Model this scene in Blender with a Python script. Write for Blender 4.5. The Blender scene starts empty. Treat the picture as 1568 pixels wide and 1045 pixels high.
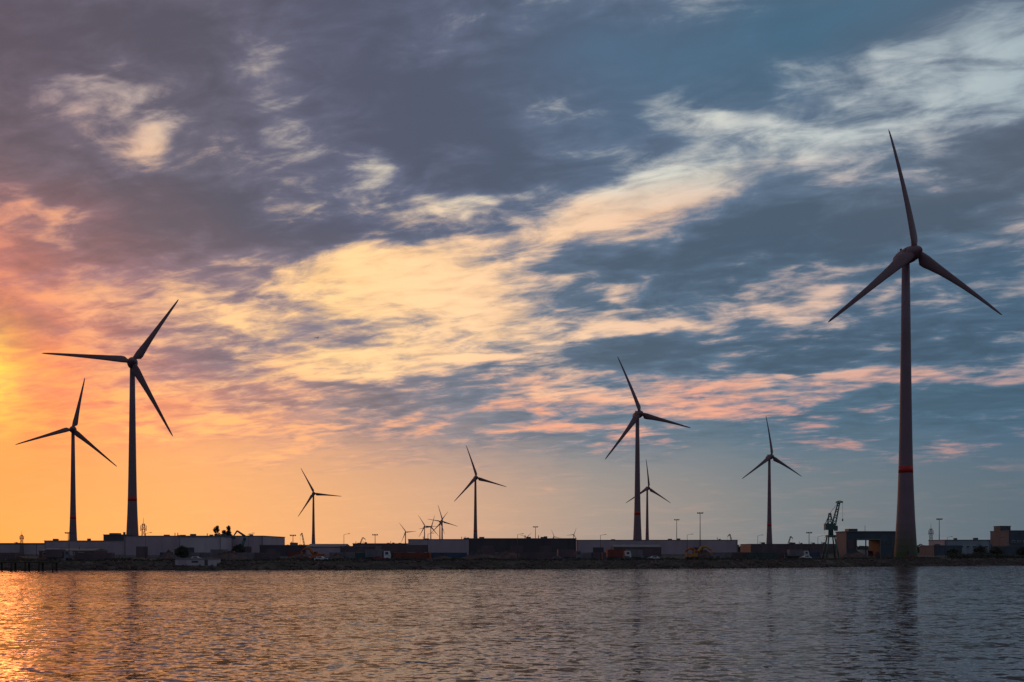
import bpy, math, random
from mathutils import Vector, Matrix, noise as mnoise
random.seed(7)
scene = bpy.context.scene
R = math.radians
G = 2.6          # quay level above the water

# ------------------------------------------------------------------ helpers
def lin(c):
    out = []
    for v in c:
        v = v/255.0
        out.append(v/12.92 if v <= 0.04045 else ((v+0.055)/1.055)**2.4)
    return tuple(out)+(1.0,)

def mat(name, col, rough=0.7, var=0.25, scale=0.6, metal=0.0, ribs=0.0, spec=0.3):
    m = bpy.data.materials.new(name); m.use_nodes = True
    nt = m.node_tree; b = nt.nodes["Principled BSDF"]
    b.inputs["Roughness"].default_value = rough
    b.inputs["Metallic"].default_value = metal
    b.inputs["Specular IOR Level"].default_value = spec
    tc = nt.nodes.new("ShaderNodeTexCoord")
    n = nt.nodes.new("ShaderNodeTexNoise"); n.inputs["Scale"].default_value = scale
    n.inputs["Detail"].default_value = 6; n.inputs["Roughness"].default_value = 0.65
    mp = nt.nodes.new("ShaderNodeMapping"); mp.inputs["Scale"].default_value = (1, 1, 0.35)
    nt.links.new(tc.outputs["Object"], mp.inputs[0]); nt.links.new(mp.outputs[0], n.inputs["Vector"])
    cr = nt.nodes.new("ShaderNodeValToRGB")
    cr.color_ramp.elements[0].position = 0.3; cr.color_ramp.elements[1].position = 0.7
    cr.color_ramp.elements[0].color = tuple(c*(1-var) for c in col)+(1,)
    cr.color_ramp.elements[1].color = tuple(min(1, c*(1+var)) for c in col)+(1,)
    nt.links.new(n.outputs["Fac"], cr.inputs[0]); nt.links.new(cr.outputs[0], b.inputs["Base Color"])
    if ribs > 0:
        w = nt.nodes.new("ShaderNodeTexWave"); w.wave_type = 'BANDS'; w.bands_direction = 'X'
        w.inputs["Scale"].default_value = ribs
        bp = nt.nodes.new("ShaderNodeBump"); bp.inputs["Strength"].default_value = 0.5
        bp.inputs["Distance"].default_value = 0.1
        nt.links.new(tc.outputs["Object"], w.inputs[0]); nt.links.new(w.outputs["Fac"], bp.inputs["Height"])
        nt.links.new(bp.outputs[0], b.inputs["Normal"])
    return m

M = dict(
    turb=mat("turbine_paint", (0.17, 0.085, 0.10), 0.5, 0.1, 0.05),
    turb_hazed=mat("turbine_paint_hazed", (0.20, 0.14, 0.17), 0.6, 0.08, 0.05),  # paler copy of the turbine paint, with distance haze put into the colour
    red=mat("red_band", (0.42, 0.02, 0.015), 0.5, 0.1),
    lilac=mat("grey_cladding", (0.40, 0.28, 0.32), 0.6, 0.12, 0.15, ribs=3),
    lilac2=mat("pale_cladding", (0.48, 0.37, 0.41), 0.6, 0.12, 0.15, ribs=3),
    brown=mat("brown_cladding", (0.13, 0.08, 0.09), 0.6, 0.2, 0.2, ribs=3),
    dark=mat("dark_cladding", (0.08, 0.058, 0.072), 0.6, 0.2, 0.2, ribs=3),
    slate=mat("slate_cladding", (0.075, 0.085, 0.11), 0.6, 0.2, 0.2, ribs=3),
    blueg=mat("bluegrey_cladding", (0.26, 0.28, 0.32), 0.6, 0.12, 0.15, ribs=3),
    brick=mat("red_brick", (0.20, 0.065, 0.045), 0.85, 0.3, 0.8),
    roof=mat("roof_sheet", (0.14, 0.12, 0.13), 0.7, 0.2, 0.2),
    conc=mat("concrete", (0.20, 0.17, 0.17), 0.9, 0.25, 0.3),
    glass=mat("window_glass", (0.02, 0.025, 0.03), 0.1, 0.1, 0.3, spec=0.6),
    white=mat("white_paint", (0.60, 0.52, 0.53), 0.5, 0.12, 0.5),
    steel=mat("steel", (0.09, 0.075, 0.085), 0.5, 0.2, 0.5, 0.3),
    crane=mat("crane_green", (0.06, 0.11, 0.10), 0.5, 0.2, 0.5),
    c_red=mat("container_red", (0.17, 0.035, 0.028), 0.6, 0.25, 0.5),
    c_blue=mat("container_blue", (0.04, 0.06, 0.11), 0.6, 0.25, 0.5),
    c_orange=mat("container_orange", (0.34, 0.08, 0.02), 0.6, 0.25, 0.5),
    c_grey=mat("container_grey", (0.15, 0.12, 0.135), 0.6, 0.25, 0.5),
    c_green=mat("container_green", (0.04, 0.06, 0.055), 0.6, 0.25, 0.5),
    yellow=mat("machine_yellow", (0.40, 0.16, 0.02), 0.5, 0.15, 0.5),
    rubber=mat("rubber", (0.02, 0.02, 0.02), 0.9, 0.1),
    bark=mat("bark", (0.06, 0.04, 0.03), 0.9, 0.3, 2),
    leaf=mat("foliage", (0.055, 0.048, 0.038), 0.9, 0.5, 0.8, spec=0.1),
    rock=mat("rock", (0.095, 0.06, 0.055), 0.95, 0.5, 0.5, spec=0.15),
    soil=mat("soil_heap", (0.10, 0.06, 0.055), 0.95, 0.4, 0.4, spec=0.1),
    feather=mat("feathers", (0.10, 0.09, 0.09), 0.9, 0.3, 5),
    wood=mat("timber_pile", (0.06, 0.04, 0.03), 0.9, 0.3, 1),
)

# tower material: pale tower fading into rings of green at the foot
def tower_mat():
    m = bpy.data.materials.new("tower_paint_green_foot"); m.use_nodes = True
    nt = m.node_tree; b = nt.nodes["Principled BSDF"]; b.inputs["Roughness"].default_value = 0.5
    b.inputs["Specular IOR Level"].default_value = 0.3
    tc = nt.nodes.new("ShaderNodeTexCoord"); s = nt.nodes.new("ShaderNodeSeparateXYZ")
    nt.links.new(tc.outputs["Object"], s.inputs[0])
    mr = nt.nodes.new("ShaderNodeMapRange"); mr.inputs[2].default_value = 120
    nt.links.new(s.outputs[2], mr.inputs[0])
    cr = nt.nodes.new("ShaderNodeValToRGB"); cr.color_ramp.interpolation = 'CONSTANT'
    e = cr.color_ramp.elements
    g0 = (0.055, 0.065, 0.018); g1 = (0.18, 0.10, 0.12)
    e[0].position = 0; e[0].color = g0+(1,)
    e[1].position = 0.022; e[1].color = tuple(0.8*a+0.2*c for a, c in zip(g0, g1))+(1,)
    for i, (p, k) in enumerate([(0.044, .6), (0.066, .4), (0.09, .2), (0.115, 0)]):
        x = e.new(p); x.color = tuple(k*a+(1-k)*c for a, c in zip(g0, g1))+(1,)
    nt.links.new(mr.outputs[0], cr.inputs[0])
    n = nt.nodes.new("ShaderNodeTexNoise"); n.inputs["Scale"].default_value = 0.15; n.inputs["Detail"].default_value = 5
    nt.links.new(tc.outputs["Object"], n.inputs[0])
    mm = nt.nodes.new("ShaderNodeMapRange"); mm.inputs[3].default_value = 0.8; mm.inputs[4].default_value = 1.2
    nt.links.new(n.outputs["Fac"], mm.inputs[0])
    mx = nt.nodes.new("ShaderNodeVectorMath"); mx.operation = 'SCALE'
    nt.links.new(cr.outputs[0], mx.inputs[0]); nt.links.new(mm.outputs[0], mx.inputs["Scale"])
    nt.links.new(mx.outputs[0], b.inputs["Base Color"])
    return m
M['tower'] = tower_mat()

class MB:
    def __init__(self): self.v = []; self.f = []; self.m = []; self.mats = []; self.sm = []
    def mi(self, k):
        if k not in self.mats: self.mats.append(k)
        return self.mats.index(k)
    def add(self, vs, fs, k, smooth=False):
        o = len(self.v); self.v += [tuple(a) for a in vs]; i = self.mi(k)
        for f in fs: self.f.append([o+a for a in f]); self.m.append(i); self.sm.append(smooth)
    def box(self, x0, x1, y0, y1, z0, z1, k, X=None):
        vs = [Vector(p) for p in ((x0,y0,z0),(x1,y0,z0),(x1,y1,z0),(x0,y1,z0),(x0,y0,z1),(x1,y0,z1),(x1,y1,z1),(x0,y1,z1))]
        if X is not None: vs = [X @ p for p in vs]
        self.add(vs, [(0,3,2,1),(4,5,6,7),(0,1,5,4),(1,2,6,5),(2,3,7,6),(3,0,4,7)], k)
    def rings(self, rs, k, smooth=True, caps=True):
        n = len(rs[0]); vs = [p for r in rs for p in r]; fs = []
        for i in range(len(rs)-1):
            for j in range(n):
                fs.append((i*n+j, i*n+(j+1) % n, (i+1)*n+(j+1) % n, (i+1)*n+j))
        if caps:
            fs.append(tuple(range(n-1, -1, -1))); fs.append(tuple((len(rs)-1)*n+j for j in range(n)))
        self.add(vs, fs, k, smooth)
    def lathe(self, o, ax, prof, k, n=20):
        ax = Vector(ax).normalized(); o = Vector(o)
        t = Vector((0,0,1)) if abs(ax.z) < 0.9 else Vector((1,0,0))
        a = ax.cross(t).normalized(); b = ax.cross(a)
        self.rings([[o+ax*h+(a*math.cos(2*math.pi*j/n)+b*math.sin(2*math.pi*j/n))*r for j in range(n)] for h, r in prof], k)
    def cyl(self, p0, p1, r0, r1=None, k='steel', n=8):
        p0 = Vector(p0); p1 = Vector(p1); d = p1-p0
        self.lathe(p0, d, [(0, r0), (d.length, r0 if r1 is None else r1)], k, n)
    def truss(self, p0, p1, w0, w1, k, n=8, r=0.12):
        p0 = Vector(p0); p1 = Vector(p1); ax = (p1-p0).normalized()
        t = Vector((0,1,0)) if abs(ax.y) < 0.9 else Vector((1,0,0))
        a = ax.cross(t).normalized(); b = ax.cross(a)
        cs = [(1,1),(1,-1),(-1,-1),(-1,1)]
        def P(s, c): w = (w0+(w1-w0)*s)/2; return p0+(p1-p0)*s+a*c[0]*w+b*c[1]*w
        for c in cs: self.cyl(P(0,c), P(1,c), r, r, k, 5)
        for i in range(n):
            for q in range(4):
                c0, c1 = cs[q], cs[(q+1) % 4]
                if i % 2: c0, c1 = c1, c0
                self.cyl(P(i/n,c0), P((i+1)/n,c1), r*0.6, r*0.6, k, 4)
    def obj(self, name, loc=(0,0,0), rz=0.0, sc=1.0):
        me = bpy.data.meshes.new(name); me.from_pydata(self.v, [], self.f); me.update()
        for k in self.mats: me.materials.append(M[k])
        me.polygons.foreach_set("material_index", self.m); me.polygons.foreach_set("use_smooth", self.sm)
        o = bpy.data.objects.new(name, me); scene.collection.objects.link(o)
        o.location = loc; o.rotation_euler = (0, 0, rz); o.scale = (sc, sc, sc)
        return o

# ------------------------------------------------------------------ wind turbines
def turbine(x, y, hub, rot, L=52.0, yaw=22.0, detail=True, paint='turb', base=G):
    m = MB(); s = L/52.0
    tt = hub-2.2
    prof = [(-1.5, 4.9), (0, 4.75), (3, 4.5), (8, 4.15), (16, 3.65), (26, 3.2), (36, 2.85), (50, 2.55), (65, 2.3), (90, 1.95), (tt, 1.55)]
    prof = [(h*hub/122 if h < tt else tt, r*s*0.97) for h, r in prof]
    def rad(z):
        for (a, ra), (b, rb) in zip(prof, prof[1:]):
            if a <= z <= b: return ra+(rb-ra)*(z-a)/(b-a)
        return prof[-1][1]
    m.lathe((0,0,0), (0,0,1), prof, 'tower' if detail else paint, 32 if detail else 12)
    zb = 36*hub/122
    m.lathe((0,0,zb), (0,0,1), [(-1.4, rad(zb-1.4)+.03), (1.4, rad(zb+1.4)+.03)], 'red', 32)
    ph = R(yaw); ti = R(5)
    a = Vector((math.sin(ph)*math.cos(ti), -math.cos(ph)*math.cos(ti), math.sin(ti)))
    u = Vector((-math.sin(ph)*math.sin(ti), math.cos(ph)*math.sin(ti), math.cos(ti)))
    h = Vector((math.cos(ph), math.sin(ph), 0))
    top = Vector((0, 0, hub))
    c = top + a*5.2*s
    # egg shaped nacelle, generator ring and spinner
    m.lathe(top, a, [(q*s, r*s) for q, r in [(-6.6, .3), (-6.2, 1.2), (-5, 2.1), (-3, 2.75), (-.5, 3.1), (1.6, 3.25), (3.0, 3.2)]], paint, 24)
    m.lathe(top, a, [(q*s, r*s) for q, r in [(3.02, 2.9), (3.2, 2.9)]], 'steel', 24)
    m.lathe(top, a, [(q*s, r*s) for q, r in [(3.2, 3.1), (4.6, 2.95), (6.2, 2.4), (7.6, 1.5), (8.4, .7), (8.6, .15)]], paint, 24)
    if detail:
        m.lathe(top+u*2.7*s-a*2.5*s, (0,0,1), [(0, .5), (1.4, .5)], paint, 8)
        m.cyl(top+u*2.6*s-a*4*s, top+u*5*s-a*4*s, .08, .05, 'steel', 5)
        m.box(-.9, .9, -4.9, -4.35, .6, 3.2, 'steel')
        for i in range(6): m.box(-1.1, 1.1, -5.2-i*.3, -4.9-i*.3, -.4, .6-i*.18, 'conc')
        m.lathe((0,0,-1.6), (0,0,1), [(0, 7.5), (1.3, 7.2)], 'conc', 28)
    secs = [(1.5, 2.3, 2.3, 50), (3.0, 3.0, 2.3, 45), (4.6, 4.9, 2.0, 36), (6.5, 5.1, 1.6, 28), (9, 4.6, 1.25, 22), (14, 3.8, .95, 15), (20, 3.15, .75, 10),
            (28, 2.45, .55, 7), (36, 1.9, .4, 4), (43, 1.45, .28, 2), (48, 1.1, .2, 1), (50.8, .75, .14, 0), (52, .25, .08, 0)]
    n = 12 if detail else 8
    for b in range(3):
        th = R(rot+120*b)
        d = u*math.cos(th)+h*math.sin(th)
        t = -u*math.sin(th)+h*math.cos(th)
        rs = []
        for r, ch, tk, tw in secs:
            tw = R(tw*0.7)
            cd = t*math.cos(tw)-a*math.sin(tw); nd = t*math.sin(tw)+a*math.cos(tw)
            o = c + d*r*s - a*3.6*s*(r/52)**2 + cd*s*(ch*0.18 if r > 3 else 0)
            rs.append([o+(cd*math.cos(2*math.pi*j/n)*ch/2+nd*math.sin(2*math.pi*j/n)*tk/2)*s for j in range(n)])
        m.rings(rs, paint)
    return m.obj("wind_turbine", (x, y, base))

turbine(159.0, 402, 122, -6.8, yaw=21)
turbine(-240.6, 631, 121.8, 32.4)
turbine(-418, 948, 118, 11.3)
turbine(106.7, 847, 118.6, -20)
turbine(-364.2, 1826, 107, -26)
turbine(-56, 1524, 114, -16)
turbine(236.6, 1742, 111.6, -1)
turbine(320, 1238, 119.2, -3.5)
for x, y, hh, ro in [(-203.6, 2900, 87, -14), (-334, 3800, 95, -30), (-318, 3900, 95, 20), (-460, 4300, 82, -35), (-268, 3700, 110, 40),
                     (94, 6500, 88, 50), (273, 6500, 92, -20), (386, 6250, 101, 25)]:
    turbine(x, y, hh, ro, 50, 22, False, 'turb_hazed')

# ------------------------------------------------------------------ land and water
shore = [(-9000, 290), (-3000, 290), (-700, 290), (-150, 296), (0, 315), (60, 330), (100, 347), (150, 376), (210, 398), (400, 420), (900, 500), (3000, 700), (9000, 900)]
def shore_y(x):
    for (a, ya), (b, yb) in zip(shore, shore[1:]):
        if a <= x <= b:
            k = (x-a)/(b-a); return ya+(yb-ya)*k
    return 500
xs = [-9000, -6000, -3000, -1500, -900] + [-500+5*i for i in range(221)] + [900, 1500, 3000, 6000, 9000]
rows = [(-8, -2.2), (-3, -0.6), (0, 0.25), (3.5, 1.3), (7.5, 2.35), (11, G), (40, G)]
vs = []; fs = []
for x in xs:
    sy = shore_y(x)
    for k, (dy, z) in enumerate(rows):
        j = mnoise.noise(Vector((x*.11, k*1.7, 0)))*1.6 if abs(x) < 600 else 0
        jz = mnoise.noise(Vector((x*.3, k*3.1, 5)))*0.25 if 0 < k < 6 else 0
        vs.append((x, sy+dy+j*(k < 6), z+jz))
    vs.append((x*1.3, 1500, G)); vs.append((x*5, 45000, G))
nr = len(rows)+2
for i in range(len(xs)-1):
    for k in range(nr-1):
        fs.append((i*nr+k, (i+1)*nr+k, (i+1)*nr+k+1, i*nr+k+1))
def ground_mat():
    m = bpy.data.materials.new("ground_soil"); m.use_nodes = True
    nt = m.node_tree; b = nt.nodes["Principled BSDF"]; b.inputs["Roughness"].default_value = 0.95
    b.inputs["Specular IOR Level"].default_value = 0.1
    tc = nt.nodes.new("ShaderNodeTexCoord")
    n = nt.nodes.new("ShaderNodeTexNoise"); n.inputs["Scale"].default_value = 0.12; n.inputs["Detail"].default_value = 9
    cr = nt.nodes.new("ShaderNodeValToRGB")
    cr.color_ramp.elements[0].position = .35; cr.color_ramp.elements[0].color = (0.04, 0.03, 0.025, 1)
    cr.color_ramp.elements[1].position = .68; cr.color_ramp.elements[1].color = (0.12, 0.085, 0.075, 1)
    x = cr.color_ramp.elements.new(.5); x.color = (0.06, 0.05, 0.035, 1)
    nt.links.new(tc.outputs["Object"], n.inputs[0]); nt.links.new(n.outputs["Fac"], cr.inputs[0]); nt.links.new(cr.outputs[0], b.inputs["Base Color"])
    return m
me = bpy.data.meshes.new("ground"); me.from_pydata(vs, [], fs); me.materials.append(ground_mat())
scene.collection.objects.link(bpy.data.objects.new("ground", me))

def water_mat():
    m = bpy.data.materials.new("water"); m.use_nodes = True
    nt = m.node_tree; b = nt.nodes["Principled BSDF"]; L = nt.links.new
    b.inputs["Base Color"].default_value = (0.080, 0.055, 0.060, 1)
    b.inputs["Roughness"].default_value = 0.08; b.inputs["IOR"].default_value = 1.38
    b.inputs["Specular IOR Level"].default_value = 0.6
    tc = nt.nodes.new("ShaderNodeTexCoord")
    def nz(scale, det, sx, sy, off):
        mp = nt.nodes.new("ShaderNodeMapping"); mp.inputs["Scale"].default_value = (sx, sy, 1); mp.inputs["Location"].default_value = (off, off*2, 0)
        mp.inputs["Rotation"].default_value = (0, 0, R(8))
        n = nt.nodes.new("ShaderNodeTexNoise"); n.inputs["Scale"].default_value = scale; n.inputs["Detail"].default_value = det
        n.inputs["Roughness"].default_value = 0.6
        L(tc.outputs["Object"], mp.inputs[0]); L(mp.outputs[0], n.inputs[0])
        s = nt.nodes.new("ShaderNodeVectorMath"); s.operation = 'SUBTRACT'; s.inputs[1].default_value = (.5, .5, .5)
        L(n.outputs["Color"], s.inputs[0]); return s.outputs[0], n.outputs["Fac"]
    a, _ = nz(1.7, 3, 0.65, 1.0, 3)
    c, _ = nz(0.5, 2, 0.6, 1.0, 11)
    _, g = nz(0.012, 3, 0.35, 1.6, 7)
    def sc(v, k):
        s = nt.nodes.new("ShaderNodeVectorMath"); s.operation = 'MULTIPLY'; s.inputs[1].default_value = k; L(v, s.inputs[0]); return s.outputs[0]
    ad = nt.nodes.new("ShaderNodeVectorMath"); ad.operation = 'ADD'
    L(sc(a, (0.75, 1.25, 0)), ad.inputs[0]); L(sc(c, (0.20, 0.52, 0)), ad.inputs[1])
    mr = nt.nodes.new("ShaderNodeMapRange"); mr.inputs[1].default_value = .35; mr.inputs[2].default_value = .65
    mr.inputs[3].default_value = 0.55; mr.inputs[4].default_value = 1.15
    L(g, mr.inputs[0])
    s2 = nt.nodes.new("ShaderNodeVectorMath"); s2.operation = 'SCALE'; L(ad.outputs[0], s2.inputs[0]); L(mr.outputs[0], s2.inputs["Scale"])
    up = nt.nodes.new("ShaderNodeVectorMath"); up.operation = 'ADD'; up.inputs[1].default_value = (0, 0, 1); L(s2.outputs[0], up.inputs[0])
    nn = nt.nodes.new("ShaderNodeVectorMath"); nn.operation = 'NORMALIZE'; L(up.outputs[0], nn.inputs[0])
    L(nn.outputs[0], b.inputs["Normal"])
    return m
me = bpy.data.meshes.new("water")
me.from_pydata([(-9000, -3000, 0), (9000, -3000, 0), (9000, 1200, 0), (-9000, 1200, 0)], [], [(0, 1, 2, 3)])
me.materials.append(water_mat()); scene.collection.objects.link(bpy.data.objects.new("water", me))

# riprap along the bank, one object
m = MB()
import bmesh
bm = bmesh.new(); bmesh.ops.create_icosphere(bm, subdivisions=1, radius=1)
iv = [v.co.copy() for v in bm.verts]; iface = [[v.index for v in f.verts] for f in bm.faces]; bm.free()
for i in range(2600):
    x = random.uniform(-230, 300); k = random.random()
    y = shore_y(x)+k*9-1.0; z = max(0, k*2.4)
    s = random.uniform(.25, .8)*(1.4 if random.random() < .1 else 1)
    rm = Matrix.Rotation(random.uniform(0, 6), 3, Vector((random.random(), random.random(), random.random()+.1)).normalized())
    m.add([rm @ Vector((p.x*s*random.uniform(.8, 1.3), p.y*s, p.z*s*.7*random.uniform(.8, 1.2)))+Vector((x, y, z)) for p in iv], iface, 'rock')
m.obj("riprap_rocks")

# ------------------------------------------------------------------ buildings
def shed(name, x0, x1, y0, dep, ztop, wall, roof='roof', doors=(), windows=False, vents=3, gable=False, bay=6.0, plinth='conc'):
    m = MB(); w = x1-x0; h = ztop-G
    m.box(0, w, 0, dep, -.3, h, wall)
    m.box(-.12, w+.12, -.12, dep+.12, -.3, min(1.1, h*.15), plinth)
    m.box(-.2, w+.2, -.2, dep+.2, h+.003, h+.35, roof)
    k = bay
    while k < w-1: m.box(k-.12, k+.12, -.1, -.003, min(1.1, h*.15)+.01, h-.02, wall); k += bay
    m.box(.4, .55, -.25, -.1, .3, h-.1, 'steel'); m.box(w-.55, w-.4, -.25, -.1, .3, h-.1, 'steel')
    for (dx, dw, dh, dk) in doors:
        m.box(dx-.2, dx+dw+.2, -.17, -.004, 0, dh+.2, 'steel'); m.box(dx, dx+dw, -.22, -.172, 0, dh, dk)
        for q in range(1, 5): m.box(dx, dx+dw, -.25, -.222, dh*q/5-.03, dh*q/5+.03, 'steel')
    if windows:
        k = 1.5
        while k < w-2.5:
            m.box(k, k+1.9, -.16, -.004, h*.55, h*.55+1.1, 'white'); m.box(k+.1, k+1.8, -.18, -.162, h*.55+.1, h*.55+1.0, 'glass'); k += 3.2
    if gable:
        m.add([(0,0,h+.35),(w,0,h+.35),(w,dep,h+.35),(0,dep,h+.35),(0,dep/2,h+.35+gable),(w,dep/2,h+.35+gable)], [(0,1,5,4),(2,3,4,5),(1,2,5),(3,0,4)], roof)
    for i in range(vents):
        vx = random.uniform(2, max(2.1, w-3)); vy = random.uniform(2, min(8, dep-3)); vh = random.uniform(.35, 1.1)
        m.box(vx, vx+random.uniform(1, 2.6), vy, vy+1.5, h+.3, h+.35+vh, 'steel' if random.random() < .6 else roof)
        if random.random() < .4: m.cyl((vx-1, vy, h+.3), (vx-1, vy, h+1.8), .18, .18, 'steel', 8)
    return m.obj(name, (x0, y0, G))

shed("warehouse", -183.2, -117.5, 470, 45, 12.6, 'lilac', doors=[(6, 5, 5, 'brown'), (30, 5, 5, 'dark'), (38, 5, 5, 'dark'), (55, 5, 5, 'brown')], vents=6)
shed("warehouse", -151.5, -132, 452, 17, 12.0, 'lilac2', doors=[(3, 4, 4.5, 'dark')], vents=1)
shed("warehouse", -249, -190, 530, 40, 10.9, 'lilac', doors=[(8, 5, 4.5, 'dark'), (22, 5, 4.5, 'dark')], vents=4)
shed("warehouse", -345, -286, 600, 40, 9.6, 'lilac', vents=4)
shed("brick_building", -172, -152, 362, 12, 5.6, 'brick', windows=True, vents=1, gable=.8, doors=[(5, 3, 2.6, 'dark')])
shed("storage_shed", -109, -88.6, 430, 20, 8.0, 'dark', vents=2, doors=[(3, 4, 4, 'brown')])
shed("storage_shed", -86, -70, 415, 18, 7.2, 'lilac', vents=1, gable=1.2)
shed("storage_shed", -69, -55, 400, 18, 7.4, 'brown', vents=1)
shed("warehouse", -112, -74, 700, 40, 10.6, 'brown', vents=5)
shed("warehouse", -58.4, -22.5, 560, 40, 12.0, 'lilac', vents=3, doors=[(4, 5, 5, 'dark')])
shed("warehouse", -20.8, 30.9, 480, 40, 11.5, 'dark', vents=4, doors=[(6, 6, 5.5, 'brown'), (20, 6, 5.5, 'brown'), (34, 6, 5.5, 'brown')])
shed("warehouse", 39, 136, 600, 50, 12.0, 'lilac', vents=4, doors=[(10, 6, 5, 'dark'), (40, 6, 5, 'dark'), (70, 6, 5, 'dark')])
shed("storage_shed", 45, 66, 440, 14, 7.2, 'brown', vents=1, gable=1.0)
shed("warehouse", 156, 214, 650, 30, 9.9, 'brown', vents=8)
shed("office_building", 226, 250, 520, 20, 11.2, 'blueg', windows=True, vents=2)
shed("storage_shed", 212, 226, 500, 18, 8.2, 'slate', vents=1)
shed("storage_shed", 250.5, 276, 530, 20, 8.0, 'slate', vents=2)
shed("office_building", 279.6, 310, 560, 22, 16.9, 'slate', windows=True, vents=2)
shed("office_building", 286, 292, 583, 8, 20.0, 'slate', vents=0)
shed("warehouse", -560, -380, 1000, 60, 13, 'brown', vents=6)
# rooftop plant room with chimney behind the left sheds
m = MB(); m.box(0, 14, 0, 8, 0, 12.3, 'dark'); m.box(-.3, 14.3, -.3, 8.3, 12.303, 12.6, 'roof'); m.box(3, 8, 1, 6, 12.603, 13.4, 'steel')
m.cyl((13, 4, 0), (13, 4, 17), .45, .4, 'steel', 10); m.box(11, 12, 1, 2, 12.603, 14, 'steel')
m.obj("boiler_house", (-236, 575, G))
# open loading hall
m = MB(); w = 24; h = 11.4; d = 14
m.box(0, 4.6, 0, d, 0, h, 'slate'); m.box(14.8, w, 0, d, 0, h, 'slate'); m.box(4.603, 14.797, 0, d, 8.0, h, 'slate')
m.box(-.3, w+.3, -.3, d+.3, h+.003, h+.5, 'roof'); m.box(4.3, 4.6, -.3, -.003, 0, 8.3, 'conc'); m.box(14.8, 15.1, -.3, -.003, 0, 8.3, 'conc'); m.box(4.6, 14.8, -.3, -.003, 8.003, 8.4, 'conc')
m.box(9.5, 9.9, 3, 3.4, 0, 8, 'steel'); m.box(6.5, 6.9, 12, 12.4, 0, 8, 'steel'); m.box(.6, 3.6, -.1, -.003, 4, 8, 'brown')
for i in range(4): m.box(15.8+i*2, 17+i*2, -.1, -.003, 6, 7.2, 'glass')
m.box(2, 6, 3, 8, h+.503, h+1.6, 'steel'); m.cyl((10, 5, h+.5), (10, 5, h+3), .1, .1)
m.obj("loading_hall", (147.8, 440, G))

# ------------------------------------------------------------------ yard objects
def container(x, y, z, rz, k, L=12.2):
    m = MB(); m.box(-L/2, L/2, -1.22, 1.22, .12, 2.6, k)
    n = int(L/.6)
    for i in range(n):
        q = -L/2+.4+i*(L-.8)/(n-1)
        m.box(q-.1, q+.1, -1.27, -1.223, .25, 2.45, k); m.box(q-.1, q+.1, 1.223, 1.27, .25, 2.45, k)
    for sx in (-1, 1):
        for sy in (-1, 1): m.box(sx*(L/2-.04)-.1, sx*(L/2-.04)+.1, sy*1.2-.1, sy*1.2+.1, 0, 2.65, k)
        m.box(sx*(L/2+.02)-.03, sx*(L/2+.02)+.03, -.5, -.4, .2, 2.5, 'steel'); m.box(sx*(L/2+.02)-.03, sx*(L/2+.02)+.03, .4, .5, .2, 2.5, 'steel')
    return m.obj("shipping_container", (x, y, z), rz)
def truck(x, y, rz, cab, body):
    m = MB()
    m.box(-4, 4, -.45, .45, .8, 1.05, 'steel'); m.box(-4.2, 1.5, -1.25, 1.25, 1.1, 3.7, body)
    m.add([(2,-1.2,.7),(4.1,-1.2,.7),(4.1,1.2,.7),(2,1.2,.7),(2,-1.2,3.2),(3.7,-1.2,3.2),(3.7,1.2,3.2),(2,1.2,3.2),(4.15,-1.2,1.8),(4.15,1.2,1.8)],
          [(0,3,2,1),(4,5,6,7),(0,1,8,5,4),(3,7,6,9,2),(1,2,9,8),(8,9,6,5),(0,4,7,3)], cab)
    m.box(2.5, 3.5, -1.23, -1.203, 2, 2.9, 'glass'); m.box(2.5, 3.5, 1.203, 1.23, 2, 2.9, 'glass')
    for wx in (-3.2, -1.9, 3.1):
        for s in (-1, 1): m.cyl((wx, s*1.22, .5), (wx, s*.85, .5), .5, .5, 'rubber', 14)
    return m.obj("truck", (x, y, G), rz)
def car(x, y, rz, k):
    m = MB()
    P = [(-2.2,.35),(-2.2,.85),(-1.7,1.0),(-1.2,1.42),(.3,1.45),(1.0,.98),(2.0,.85),(2.2,.6),(2.2,.35)]
    a = [(p, -.85+(.12 if q > 1.1 else 0), q) for p, q in P]; b = [(p, .85-(.12 if q > 1.1 else 0), q) for p, q in P]; n = len(P)
    m.add(a+b, [tuple(range(n)), tuple(range(2*n-1, n-1, -1))]+[(i, n+i, n+(i+1) % n, (i+1) % n) for i in range(n)], k)
    m.box(-1.1, .3, -.86, -.8, 1.02, 1.35, 'glass'); m.box(-1.1, .3, .8, .86, 1.02, 1.35, 'glass')
    for wx in (-1.35, 1.35):
        for s in (-1, 1): m.cyl((wx, s*.88, .33), (wx, s*.65, .33), .33, .33, 'rubber', 12)
    return m.obj("parked_car", (x, y, G), rz)
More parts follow.
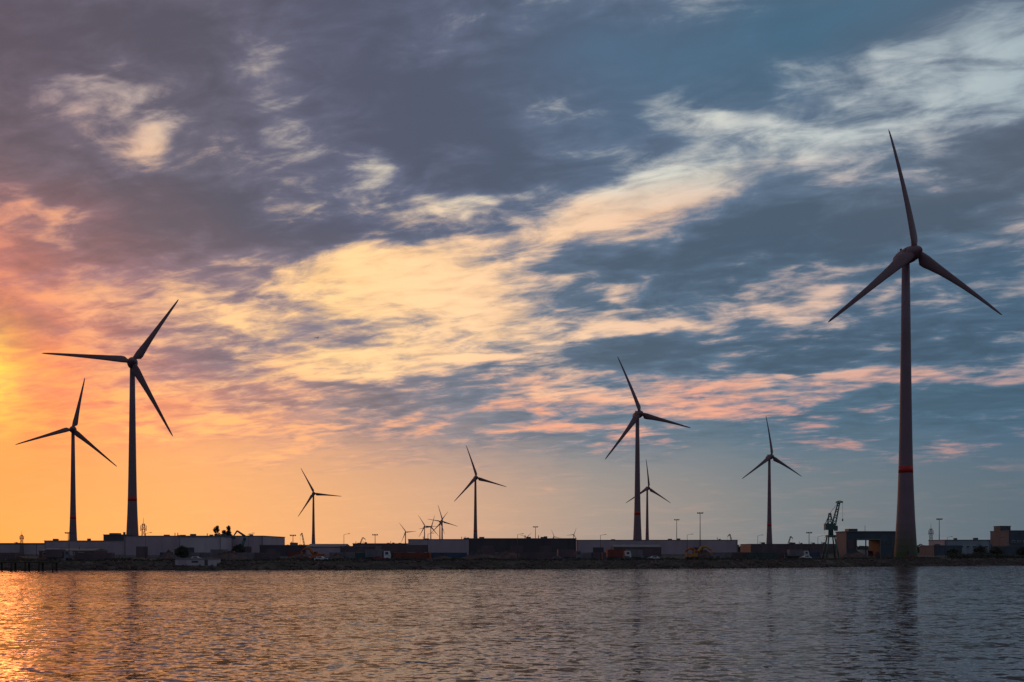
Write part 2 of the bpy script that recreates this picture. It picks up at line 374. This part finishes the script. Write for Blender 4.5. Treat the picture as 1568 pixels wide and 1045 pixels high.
def excavator(x, y, rz, sc, k='yellow', up=True):
    m = MB()
    for s in (-1, 1):
        m.rings([[(-2.2,s*1.1+q,.1),(2.2,s*1.1+q,.1),(2.6,s*1.1+q,.5),(2.2,s*1.1+q,.95),(-2.2,s*1.1+q,.95),(-2.6,s*1.1+q,.5)] for q in (-.3, .3)], 'rubber', False)
    m.lathe((0,0,.8), (0,0,1), [(0, .8), (.35, .8)], 'steel', 12)
    m.box(-2.4, 1.4, -1.3, 1.3, 1.2, 2.1, k); m.box(-2.5, -1.2, -1.25, 1.25, 2.103, 2.5, k)
    m.box(.2, 1.5, -1.25, -.3, 2.103, 3.3, k); m.box(.3, 1.52, -1.28, -.28, 2.5, 3.1, 'glass')
    if up: pts = [(1.2,2.0),(3.0,6.2),(3.2,7.6),(.6,9.4)]; tip = (-.6, 7.6)
    else: pts = [(1.2,2.0),(3.0,4.4),(4.6,4.7),(6.6,3.4)]; tip = (6.4, 1.3)
    pr = [.5,.55,.42,.3]
    for i in range(3):
        p0, p1 = pts[i], pts[i+1]; m.cyl((p0[0],.2,p0[1]), (p1[0],.2,p1[1]), pr[i], pr[i+1], k, 6)
    m.cyl((pts[3][0],.2,pts[3][1]), (tip[0],.2,tip[1]), .28, .2, k, 6)
    m.cyl((1.2,.2,1.6), ((pts[1][0]+pts[0][0])/2+.8,.2,(pts[1][1]+pts[0][1])/2), .14, .14, 'steel', 6)
    tx, tz = tip
    m.rings([[(tx-.6,q,tz+.2),(tx+.5,q,tz+.2),(tx+.7,q,tz-.5),(tx,q,tz-1.1),(tx-.8,q,tz-.6)] for q in (-.5,.9)], 'steel', False)
    return m.obj("excavator", (x, y, G), rz, sc)

excavator(-109, 392, 0, 1.18, 'crane', True)
excavator(64, 352, 0, 1.0, 'yellow', False)
excavator(-67, 342, R(160), .9, 'c_orange', False)
excavator(70, 372, R(200), .9, 'c_orange', False)
cols = ['c_blue', 'c_grey', 'c_green', 'c_grey', 'brown', 'brown', 'dark', 'c_grey', 'slate', 'c_red']
for (x, y, z, k, r) in [(-35, 345, 0, 'c_red', .05), (-35.3, 345.2, 2.66, 'brown', .05), (-22, 348, 0, 'c_blue', 0.1), (-30, 360, 0, 'c_orange', .3),
                        (-120, 380, 0, 'c_grey', 0), (-88, 350, 0, 'brown', .1), (-60, 362, 0, 'c_grey', .05), (10, 362, 0, 'brown', 0), (22.6, 362, 0, 'c_grey', 0),
                        (40, 375, 0, 'brown', .1), (80, 392, 0, 'c_grey', .1), (93, 398, 0, 'brown', .1), (104, 404, 0, 'brown', .1), (122, 415, 0, 'c_blue', 0),
                        (-180, 350, 0, 'brown', 0), (-193, 352, 0, 'brown', 0), (-142, 339, 0, 'brown', .04)]:
    container(x, y, G+z, r, k)
for i in range(22):
    x = random.uniform(-230, 130); y = shore_y(x)+random.uniform(35, 95)
    container(x, y, G, random.choice([0, .1, 1.5, -.2]), random.choice(cols), random.choice([6.1, 12.2]))
for (x, y, r, c, b) in [(37, 345, .1, 'white', 'c_red'), (43, 360, 3.1, 'c_orange', 'c_grey'), (-45, 335, 0, 'white', 'c_grey'), (-100, 345, .1, 'c_red', 'c_grey'), (-10, 340, 3.2, 'c_blue', 'brown'),
                        (115, 400, .1, 'white', 'c_grey'), (-150, 330, 0, 'c_grey', 'brown'), (157.5, 446, .2, 'c_red', 'white'), (20, 345, 0.1, 'c_grey', 'brown')]:
    truck(x, y, r, c, b)
for i in range(16):
    x = random.uniform(-160, 200); car(x, shore_y(x)+random.uniform(16, 26), random.choice([0, 3.14, .2]), random.choice(['c_grey', 'white', 'c_red', 'dark', 'c_blue']))
# soil and scrap heaps
for i in range(15):
    x = random.uniform(-120, 150); y = shore_y(x)+random.uniform(22, 60); r = random.uniform(4, 10); hh = random.uniform(1.5, 3.6)
    m = MB(); n = 22; rs = []; sd = random.random()*99
    for k in range(8):
        t = k/7
        rs.append([(math.cos(2*math.pi*j/n)*r*(1-t)*(1+.3*mnoise.noise(Vector((math.cos(2*math.pi*j/n)*1.5, math.sin(2*math.pi*j/n)*1.5, sd)))) + .01,
                    math.sin(2*math.pi*j/n)*r*.7*(1-t), -.2+hh*(t**.8)*(1+.35*mnoise.noise(Vector((j*.7, k*.8, sd))))) for j in range(n)])
    m.rings(rs, 'soil', False); m.obj("gravel_heap", (x, y, G))

# masts and lamps
def light_mast(x, y, h, heads=True):
    m = MB(); m.cyl((0,0,0), (0,0,h), .32, .16, 'steel', 8); m.box(-.5,.5,-.5,.5,0,.4,'conc')
    m.box(-1.7, 1.7, -.12, .12, h, h+.2, 'steel')
    for q in (-1.5, -.5, .5, 1.5): m.box(q-.35, q+.35, -.5, -.1, h+.2, h+.8, 'steel')
    return m.obj("light_mast", (x, y, G))
for x, y, h in [(115.8, 700, 24.5), (113, 598, 25.4), (257.5, 600, 21.8), (16.5, 700, 19.5), (-255, 572, 13), (-88, 640, 13), (185, 620, 14), (-132, 600, 12)]: light_mast(x, y, h)
def lattice(x, y, h, w):
    m = MB(); m.truss((0,0,0), (0,0,h*.85), w, w*.5, 'steel', 14, .12); m.cyl((0,0,h*.85), (0,0,h), .12, .06)
    m.box(-w*.7, w*.7, -.1, .1, h*.7, h*.7+.25, 'steel'); m.box(-w*.5, w*.5, -.1, .1, h*.8, h*.8+.25, 'steel')
    for s in (-1, 1): m.cyl((s*w*.7, 0, h*.66), (s*w*.7, 0, h*.8), .2, .2, 'white', 8)
    return m.obj("lattice_mast", (x, y, G))
lattice(-192.5, 520, 20.5, 2.0); lattice(-294, 597, 15, 1.6); lattice(252.5, 600, 19.5, 2.0)
def lamp(x, y, h=9):
    m = MB(); m.cyl((0,0,0), (0,0,h), .12, .07, 'steel', 7); m.cyl((0,0,h), (1.6,-.1,h+.35), .06, .05, 'steel', 6); m.box(1.4, 2.2, -.22, .02, h+.25, h+.42, 'steel'); m.box(-.25,.25,-.25,.25,0,.5,'conc')
    return m.obj("street_lamp", (x, y, G))
for i in range(15):
    x = -215+i*31; lamp(x, shore_y(x)+32+(i % 3)*8)

# harbour cranes
def portal_crane(x, y, rz=0):
    m = MB()
    for sx in (-1, 1):
        for sy in (-1, 1):
            m.cyl((sx*2.6, sy*2.6, .5), (sx*1.3, sy*1.3, 9), .38, .3, 'crane', 6); m.box(sx*2.6-.7, sx*2.6+.7, sy*2.6-.4, sy*2.6+.4, 0, .7, 'steel')
    m.box(-1.8, 1.8, -1.8, 1.8, 9, 10, 'crane'); m.cyl((0,0,10), (0,0,13.5), 1.1, 1.0, 'crane', 14)
    m.box(-2.6, 1.3, -1.3, 1.3, 12.2, 15, 'crane'); m.box(1.303, 2.5, -1.6, -.2, 11.8, 14, 'crane'); m.box(1.6, 2.52, -1.63, -.4, 12.5, 13.6, 'glass')
    m.truss((-.4, 0, 15), (-.4, 0, 19.5), 1.8, .7, 'crane', 4, .16)
    m.truss((1.2, 0, 14.2), (3.6, 0, 24.4), 1.5, .7, 'crane', 8, .16)
    m.truss((3.6, 0, 24.4), (5.2, 0, 24.2), .8, .4, 'crane', 3, .14); m.truss((3.6, 0, 24.4), (2.2, 0, 24.0), .8, .5, 'crane', 2, .14)
    m.cyl((-.4,0,19.5), (3.4,0,24.2), .08, .08); m.cyl((-.4,0,19.5), (-2.3,0,15), .15, .15)
    m.cyl((5.1,0,24.1), (5.1,0,17), .05, .05, 'steel', 5); m.box(4.85, 5.35, -.2, .2, 16, 17, 'steel')
    for q in range(12): m.box(-2.9, -2.65, -.3, .3, .8+q, .95+q, 'steel')
    return m.obj("harbour_crane", (x, y, G), rz)
portal_crane(137.7, 430)
def mobile_crane(x, y, h, dx):
    m = MB(); m.box(-4, 4, -1.4, 1.4, .9, 1.9, 'yellow'); m.box(-2, 1.5, -1.3, 1.3, 1.903, 3.6, 'yellow'); m.box(1.6, 3, -1.2, 0, 1.903, 3.4, 'glass')
    for wx in (-3, -1, 1, 3):
        for s in (-1, 1): m.cyl((wx, s*1.4, .6), (wx, s*1, .6), .6, .6, 'rubber', 12)
    m.truss((0,.5,3), (dx,.5,h), 1.2, .7, 'steel', 12, .15); m.truss((dx,.5,h), (dx*1.5,.5,h*.88), .7, .4, 'steel', 4, .12)
    m.cyl((dx*1.5,.5,h*.88), (dx*1.5,.5,h*.5), .06, .06)
    return m.obj("mobile_crane", (x, y, G))
mobile_crane(-187, 900, 19, -3); mobile_crane(-140, 900, 15, 5); mobile_crane(201, 900, 18, -4); mobile_crane(248, 900, 16, 4); mobile_crane(-300, 800, 13, 6)

# ------------------------------------------------------------------ vegetation
def tree(x, y, h, w, name="tree"):
    m = MB(); m.cyl((0,0,-.2), (0,0,h*.55), h*.022, h*.012, 'bark', 8)
    cl = []
    for i in range(9):
        a = random.uniform(0, 6.28); z0 = h*random.uniform(.25, .5); rr = w*random.uniform(.2, .42)
        p = Vector((math.cos(a)*rr, math.sin(a)*rr, min(h*.9, z0+h*random.uniform(.15, .4)))); m.cyl((0,0,z0), p, h*.009, h*.003, 'bark', 5); cl.append(p)
    for i in range(26):
        t = random.random(); a = random.uniform(0, 6.28); rr = w*.5*math.sin(math.pi*(.15+.8*t))*random.uniform(.2, .9)
        cl.append(Vector((math.cos(a)*rr, math.sin(a)*rr, h*(.3+.66*t))))
    for p in cl:
        cs = w*random.uniform(.12, .22)
        for q in range(90):
            d = Vector((random.gauss(0, 1), random.gauss(0, 1), random.gauss(0, 1))).normalized()*cs*random.uniform(.4, 1.1)
            c = p+d; s = random.uniform(.14, .34); n1 = Vector((random.gauss(0,1), random.gauss(0,1), random.gauss(0,1))).normalized(); n2 = n1.orthogonal().normalized()
            m.add([c-n1*s, c+n2*s*.6, c+n1*s, c-n2*s*.6], [(0,1,2,3)], 'leaf')
    return m.obj(name, (x, y, G))
tree(-154.8, 522, 16.8, 4.6); tree(-149.3, 524, 17.2, 4.4); tree(-152, 526, 14.0, 4.5)
tree(-113, 341, 4.4, 5, "bush"); tree(-106, 385, 5.5, 5)
tree(203, 432, 5, 6); tree(190, 428, 3.6, 5, "bush"); tree(214, 440, 4.4, 6, "bush"); tree(236, 448, 5.6, 6); tree(229, 446, 4.2, 6, "bush")
def leafmass(name, x0, x1, yf, hmin, hmax, n, s0, s1, dep):
    m = MB()
    for i in range(n):
        x = random.uniform(x0, x1); y = yf(x)+random.uniform(0, dep)
        hh = hmin+(hmax-hmin)*max(0, .5+.9*mnoise.noise(Vector((x*.9/dep, 3.3, 0)))+.35*mnoise.noise(Vector((x*4/dep, 1, 0))))
        z = hh*random.random()**.7; s = random.uniform(s0, s1)
        n1 = Vector((random.gauss(0,1), random.gauss(0,.5), random.gauss(0,.8))).normalized(); n2 = n1.orthogonal().normalized(); c = Vector((x, y, G+z))
        m.add([c-n1*s, c+n2*s*.7, c+n1*s, c-n2*s*.7], [(0,1,2,3)], 'leaf')
    return m.obj(name)
leafmass("hedge", 176, 320, lambda x: shore_y(x)+14, .8, 3.2, 7000, .2, .5, 6)
leafmass("shrubs", -230, 170, lambda x: shore_y(x)+9, .2, 1.0, 9000, .15, .4, 5)
leafmass("distant_trees", -1100, 1100, lambda x: 1350, 5, 11, 16000, 1.2, 2.6, 40)
leafmass("distant_trees", -2600, 2600, lambda x: 3600, 8, 20, 14000, 3, 7, 120)

# fence, jetty and boathouse
m = MB()
x = -225
while x < 150:
    y = shore_y(x)+12.5; m.box(x-.05, x+.05, y-.05, y+.05, G-.1, G+1.9, 'steel')
    y2 = shore_y(x+3)+12.5
    for z in (.9, 1.8): m.cyl((x, y, G+z), (x+3, y2, G+z), .03, .03, 'steel', 4)
    x += 3
m.obj("quay_fence")
m = MB(); m.box(0, 46, 0, 3, 2.3, 2.75, 'wood')
for i in range(12):
    for q in (.3, 2.7): m.cyl((1+i*4, q, -2), (1+i*4, q, 3.6), .28, .26, 'wood', 8)
for i in range(11): m.cyl((1+i*4, .3, 3.4), (5+i*4, .3, 3.4), .05, .05, 'steel', 5)
m.obj("timber_jetty", (-178, 288, 0))
# low white flat-roofed boathouse on the bank
m = MB(); m.box(0, 12.5, 0, 5, -.5, 2.0, 'lilac2'); m.box(-.25, 12.75, -.25, 5.25, 2.003, 2.25, 'roof'); m.box(-.1, 12.6, -.1, 5.1, -1.4, 0, 'conc')
m.box(1, 3.4, -.08, -.003, .05, 1.8, 'lilac'); m.box(9, 10, -.08, -.003, .05, 1.8, 'steel'); m.box(5, 7, -.06, -.003, .9, 1.5, 'glass')
m.obj("boathouse", (-103.5, 306, 1.3))

# ------------------------------------------------------------------ gull
m = MB()
def ell(c, rx, rz): return [(c[0], c[1]+math.cos(t*math.pi/5)*rx, c[2]+math.sin(t*math.pi/5)*rz) for t in range(10)]
m.rings([ell((-.28,0,0),.015,.01), ell((-.18,0,0),.05,.03), ell((0,0,0),.075,.07), ell((.13,0,.02),.06,.055), ell((.19,0,.04),.035,.035), ell((.24,0,.045),.035,.035), ell((.28,0,.035),.012,.012), ell((.33,0,.03),.003,.003)], 'feather')
m.add([(-.25,-.03,0),(-.25,.03,0),(-.4,.09,0),(-.4,-.09,0)], [(0,1,2,3)], 'feather')
for s in (-1, 1):
    pts = [(.1,-.08,.05,.04),(.16,-.1,.3,.2),(.1,-.1,.5,.2),(-.05,-.14,.72,.1)]
    rs = [[(a, s*y, z), ((a+b)/2, s*y, z+.015), (b, s*y, z), ((a+b)/2, s*y, z-.01)] for a, b, y, z in pts]
    m.rings(rs, 'feather', False)
m.obj("gull", (-48.9, 250, 59.3), R(60), 1.2)

# ------------------------------------------------------------------ sky
SUN_AZ, SUN_EL = -29.0, 8.6
world = bpy.data.worlds.new("World"); scene.world = world; world.use_nodes = True
nt = world.node_tree; nt.nodes.clear(); L = nt.links.new
class S:
    def __init__(s, k): s.k = k
def put(i, v):
    if isinstance(v, S): L(v.k, i)
    else: i.default_value = v
def mth(op, a, b=None, c=None, clamp=False):
    n = nt.nodes.new("ShaderNodeMath"); n.operation = op; n.use_clamp = clamp
    put(n.inputs[0], a)
    if b is not None: put(n.inputs[1], b)
    if c is not None: put(n.inputs[2], c)
    return S(n.outputs[0])
S.__add__ = lambda a, b: mth('ADD', a, b); S.__radd__ = S.__add__
S.__mul__ = lambda a, b: mth('MULTIPLY', a, b); S.__rmul__ = S.__mul__
S.__sub__ = lambda a, b: mth('SUBTRACT', a, b); S.__rsub__ = lambda a, b: mth('SUBTRACT', b, a)
S.__truediv__ = lambda a, b: mth('DIVIDE', a, b)
def sstep(v, a, b, lo=0.0, hi=1.0):
    n = nt.nodes.new("ShaderNodeMapRange"); n.interpolation_type = 'SMOOTHSTEP'
    put(n.inputs[0], v); n.inputs[1].default_value = a; n.inputs[2].default_value = b; n.inputs[3].default_value = lo; n.inputs[4].default_value = hi
    return S(n.outputs[0])
def comb(x, y, z=0.0):
    n = nt.nodes.new("ShaderNodeCombineXYZ"); put(n.inputs[0], x); put(n.inputs[1], y); put(n.inputs[2], z); return S(n.outputs[0])
def noi(v, scale, det=5, rough=.55, dist=0.0, out="Fac"):
    n = nt.nodes.new("ShaderNodeTexNoise"); n.noise_dimensions = '2D'; put(n.inputs["Vector"], v); n.inputs["Scale"].default_value = scale; n.inputs["Detail"].default_value = det
    n.inputs["Roughness"].default_value = rough; n.inputs["Distortion"].default_value = dist; return S(n.outputs[out])
def sep(v):
    n = nt.nodes.new("ShaderNodeSeparateXYZ"); put(n.inputs[0], v); return S(n.outputs[0]), S(n.outputs[1]), S(n.outputs[2])
def mix(f, a, b, mode='MIX'):
    n = nt.nodes.new("ShaderNodeMix"); n.data_type = 'RGBA'; n.blend_type = mode
    put(n.inputs[0], f); put(n.inputs[6], a); put(n.inputs[7], b); return S(n.outputs[2])
tc = nt.nodes.new("ShaderNodeTexCoord")
X, Y, Z = sep(S(tc.outputs["Generated"]))
hl = mth('SQRT', mth('MAXIMUM', X*X+Y*Y, 1e-6))
saz = R(SUN_AZ)
cosd = (X*math.sin(saz)+Y*math.cos(saz))/hl
A = mth('ARCCOSINE', mth('MINIMUM', mth('MAXIMUM', cosd, -1.0), 1.0))*(180/math.pi/60)     # 0..1 over 60 degrees from the sun
az = mth('ARCTAN2', X, Y)*(180/math.pi)
el = mth('ARCSINE', Z)*(180/math.pi)
zz = mth('MAXIMUM', Z, 0.0)+0.15
cx = X/zz; cy = Y/zz
ca, sa = .94, -.34          # the cloud streets run this way
s_ = cx*ca+cy*sa; t_ = cy*ca-cx*sa
cp = comb(s_*0.72, t_)
wx, wy, wz = sep(noi(cp, 2.4, 4, .55, 0, "Color"))
azw = az+(wx-.5)*14.0; elw = el+(wy-.5)*7.0
bv = comb(azw, elw)
P = [0.03, 0.19, 0.31, 0.43, 0.56, 0.74, 0.94]
def ramp(cols):
    n = nt.nodes.new("ShaderNodeValToRGB"); L(A.k, n.inputs[0]); e = n.color_ramp.elements
    e[0].position = P[0]; e[0].color = lin(cols[0]); e[1].position = P[-1]; e[1].color = lin(cols[-1])
    for p, c in zip(P[1:-1], cols[1:-1]): q = e.new(p); q.color = lin(c)
    return S(n.outputs[0])
Hlo = ramp([(250,154,74),(244,168,100),(234,170,118),(212,166,134),(168,150,138),(120,126,130),(90,106,118)])
Hmi = ramp([(250,157,75),(244,166,108),(218,160,126),(172,146,138),(118,130,140),(88,114,132),(76,104,128)])
Hhi = ramp([(110,95,115),(110,105,128),(105,112,135),(98,116,142),(84,114,142),(68,106,132),(84,108,130)])
Blo = ramp([(255,172,80),(255,178,106),(250,172,116),(240,166,126),(230,162,132),(226,152,128),(184,142,135)])
Bmi = ramp([(222,150,118),(250,194,138),(255,206,146),(252,206,158),(236,196,162),(214,180,160),(186,168,160)])
Bhi = ramp([(176,152,150),(208,188,170),(220,206,180),(220,208,184),(210,206,192),(192,196,192),(160,174,180)])
Dlo = ramp([(224,108,76),(198,122,100),(146,120,120),(112,115,128),(92,110,128),(80,106,126),(70,98,120)])
Dmi = ramp([(150,98,106),(120,100,112),(110,104,118),(96,105,122),(84,102,122),(76,98,120),(70,94,116)])
Dhi = ramp([(98,88,103),(95,91,107),(93,95,116),(89,97,119),(86,101,123),(84,102,122),(94,106,123)])
e1 = sstep(elw, 7, 12); e2 = sstep(elw, 17.5, 22)
e2d = sstep(elw, 13.5, 19)
def tri(a, b, c, q): return mix(q, mix(e1, a, b), c)
Bc, Dc = tri(Blo, Bmi, Bhi, e2), tri(Dlo, Dmi, Dhi, e2d)
Hc = mix(sstep(el, 14, 22), mix(sstep(el, 2, 8), Hlo, Hmi), Hhi)

def blobs(lst, start=0.0):
    acc = start
    for (gx, gy, rx, ry, rot, amp) in lst:
        # bearings of the cloud patches, converted to azimuth / elevation degrees
        u = (gx-784)/1524; v = (843-gy)/1524
        a = math.atan(u); e = math.atan(v*math.cos(a))
        k = math.degrees(1/1524)*math.cos(a)
        mp = nt.nodes.new("ShaderNodeMapping"); mp.vector_type = 'TEXTURE'; L(bv.k, mp.inputs[0])
        mp.inputs["Location"].default_value = (math.degrees(a), math.degrees(e), 0)
        mp.inputs["Rotation"].default_value = (0, 0, R(rot)); mp.inputs["Scale"].default_value = (rx*k*1.7, ry*k*1.7, 1)
        ln = nt.nodes.new("ShaderNodeVectorMath"); ln.operation = 'LENGTH'; L(mp.outputs[0], ln.inputs[0])
        acc = acc + sstep(S(ln.outputs["Value"]), 0, 1, amp, 0)
    return acc
bias = blobs([
    (570,460,240,66,4,.50),(740,470,130,42,0,.20),(165,418,130,22,-3,.34),(910,340,350,50,13,.36),(1140,225,250,90,14,.38),(660,276,75,15,5,.38),
    (130,185,70,30,-20,.14),(238,245,32,18,0,.34),(62,322,42,13,-15,.24),(285,282,38,16,0,.30),(535,230,46,18,15,.34),(405,130,50,54,50,.38),
    (950,498,130,15,-3,.46),(990,452,36,20,0,.34),(1225,465,74,24,3,.40),(1405,445,70,25,0,.30),(1190,590,200,28,7,.46),(880,605,190,28,5,.30),(1405,578,78,22,3,.34),
    (280,640,300,70,0,.26),(770,652,140,15,-3,.32),(580,545,220,42,0,.30),(1545,120,60,70,40,.16),(1500,165,120,30,15,.10),(830,430,70,14,0,.14),(230,560,200,50,0,.16),(300,95,60,30,0,.08),
    (100,60,300,90,0,-.32),(440,335,200,36,0,-.28),(620,170,180,60,0,-.28),(830,140,200,42,12,-.36),(1230,368,200,30,8,-.38),(1510,265,120,42,12,-.30),
    (1300,528,330,18,3,-.28),(900,425,85,22,0,-.20),(960,545,140,13,0,-.18),(470,595,170,13,0,-.24),(50,250,120,40,0,-.20),(340,485,60,18,0,-.10),
    (1400,350,110,24,8,-.22),(620,20,300,60,0,-.24),(280,360,240,28,0,-.26),(1060,405,110,18,0,-.16),(1450,640,260,30,0,-.2),(60,480,110,22,0,-.14),(1200,40,270,46,8,-.42)])
clear = blobs([(1190,42,300,52,10,1.1),(1440,20,120,40,0,.4),(900,30,120,40,0,.2),(1380,690,330,50,0,.5)])
n2 = noi(cp, 3.6, 9, .57, .35)
n3 = noi(comb(s_*0.6+5.0, t_*1.25), 13.0, 5, .6, .3)
n4 = noi(comb(s_*0.8+9.0, t_), 6.5, 5, .6, .6)
n = n2*.50+n3*.27+n4*.23
t = (n-.5)*2.7+.46+bias
b = sstep(t, .42, 1.04)
sh = sstep(n4*.36+n2*.36+n3*.28+bias*.45, .32, .70, .78, 1.5)
Dsh = nt.nodes.new("ShaderNodeVectorMath"); Dsh.operation = 'SCALE'; L(Dc.k, Dsh.inputs[0]); L(sh.k, Dsh.inputs["Scale"])
bs = sstep(n3*.5+n2*.5, .36, .62, .84, 1.1)
Bsh = nt.nodes.new("ShaderNodeVectorMath"); Bsh.operation = 'SCALE'; L(Bc.k, Bsh.inputs[0]); L(bs.k, Bsh.inputs["Scale"])
cl = mix(b, S(Dsh.outputs[0]), S(Bsh.outputs[0]))
# near the horizon and in the gaps the hazy clear sky shows
hz = mth('MAXIMUM', sstep(el+(n2-.5)*6.0, 4.2, 7.8, 1, 0)*.92, mth('MULTIPLY', clear, sstep(n2, .3, .6, .95, .65), clamp=True))
col = mix(hz, cl, Hc)
# sun glow through the cloud
sd = (math.sin(saz)*math.cos(R(SUN_EL)), math.cos(saz)*math.cos(R(SUN_EL)), math.sin(R(SUN_EL)))
dt = X*sd[0]+Y*sd[1]+Z*sd[2]
ang = mth('ARCCOSINE', mth('MINIMUM', mth('MAXIMUM', dt, -1.0), 1.0))*(180/math.pi)
g1 = mth('EXPONENT', (ang*ang)*(-1/6.5)); g2 = mth('EXPONENT', (ang*ang)*(-1/45.0))
gl = sstep(n2*.6+n3*.4, .36, .62, .5, 1.15)
col = mix(mth('MULTIPLY', g2*.6, gl, clamp=True), col, lin((255,122,42)))
col = mix(mth('MULTIPLY', g1*1.05, gl, clamp=True), col, (1.1, .80, .07, 1))
sky = nt.nodes.new("ShaderNodeTexSky"); sky.sky_type = 'NISHITA'; sky.sun_disc = False
sky.sun_elevation = R(SUN_EL); sky.sun_rotation = R(SUN_AZ % 360)
b1 = nt.nodes.new("ShaderNodeBackground"); L(sky.outputs[0], b1.inputs[0]); b1.inputs[1].default_value = 0.003
b2 = nt.nodes.new("ShaderNodeBackground"); L(col.k, b2.inputs[0]); b2.inputs[1].default_value = 1.03
ad = nt.nodes.new("ShaderNodeAddShader"); L(b1.outputs[0], ad.inputs[0]); L(b2.outputs[0], ad.inputs[1])
wo = nt.nodes.new("ShaderNodeOutputWorld"); L(ad.outputs[0], wo.inputs[0])
try: world.cycles.sampling_method = 'NONE'
except Exception: pass

sl = bpy.data.lights.new("sun", 'SUN'); sl.energy = 0.07; sl.angle = R(6); sl.color = (1, .25, .07)
so = bpy.data.objects.new("sun", sl); scene.collection.objects.link(so)
so.rotation_euler = (-Vector(sd)).to_track_quat('-Z', 'Y').to_euler(); so.location = (-200, 300, 200)

# ------------------------------------------------------------------ camera
cam = bpy.data.cameras.new("camera"); co = bpy.data.objects.new("camera", cam); scene.collection.objects.link(co)
co.location = (0, 0, 6); co.rotation_euler = (R(90), 0, 0)
cam.sensor_width = 36; cam.lens = 35; cam.shift_y = 0.2044; cam.clip_end = 100000; cam.clip_start = .5
scene.camera = co
scene.view_settings.view_transform = 'Standard'; scene.view_settings.look = 'None'; scene.view_settings.exposure = 0
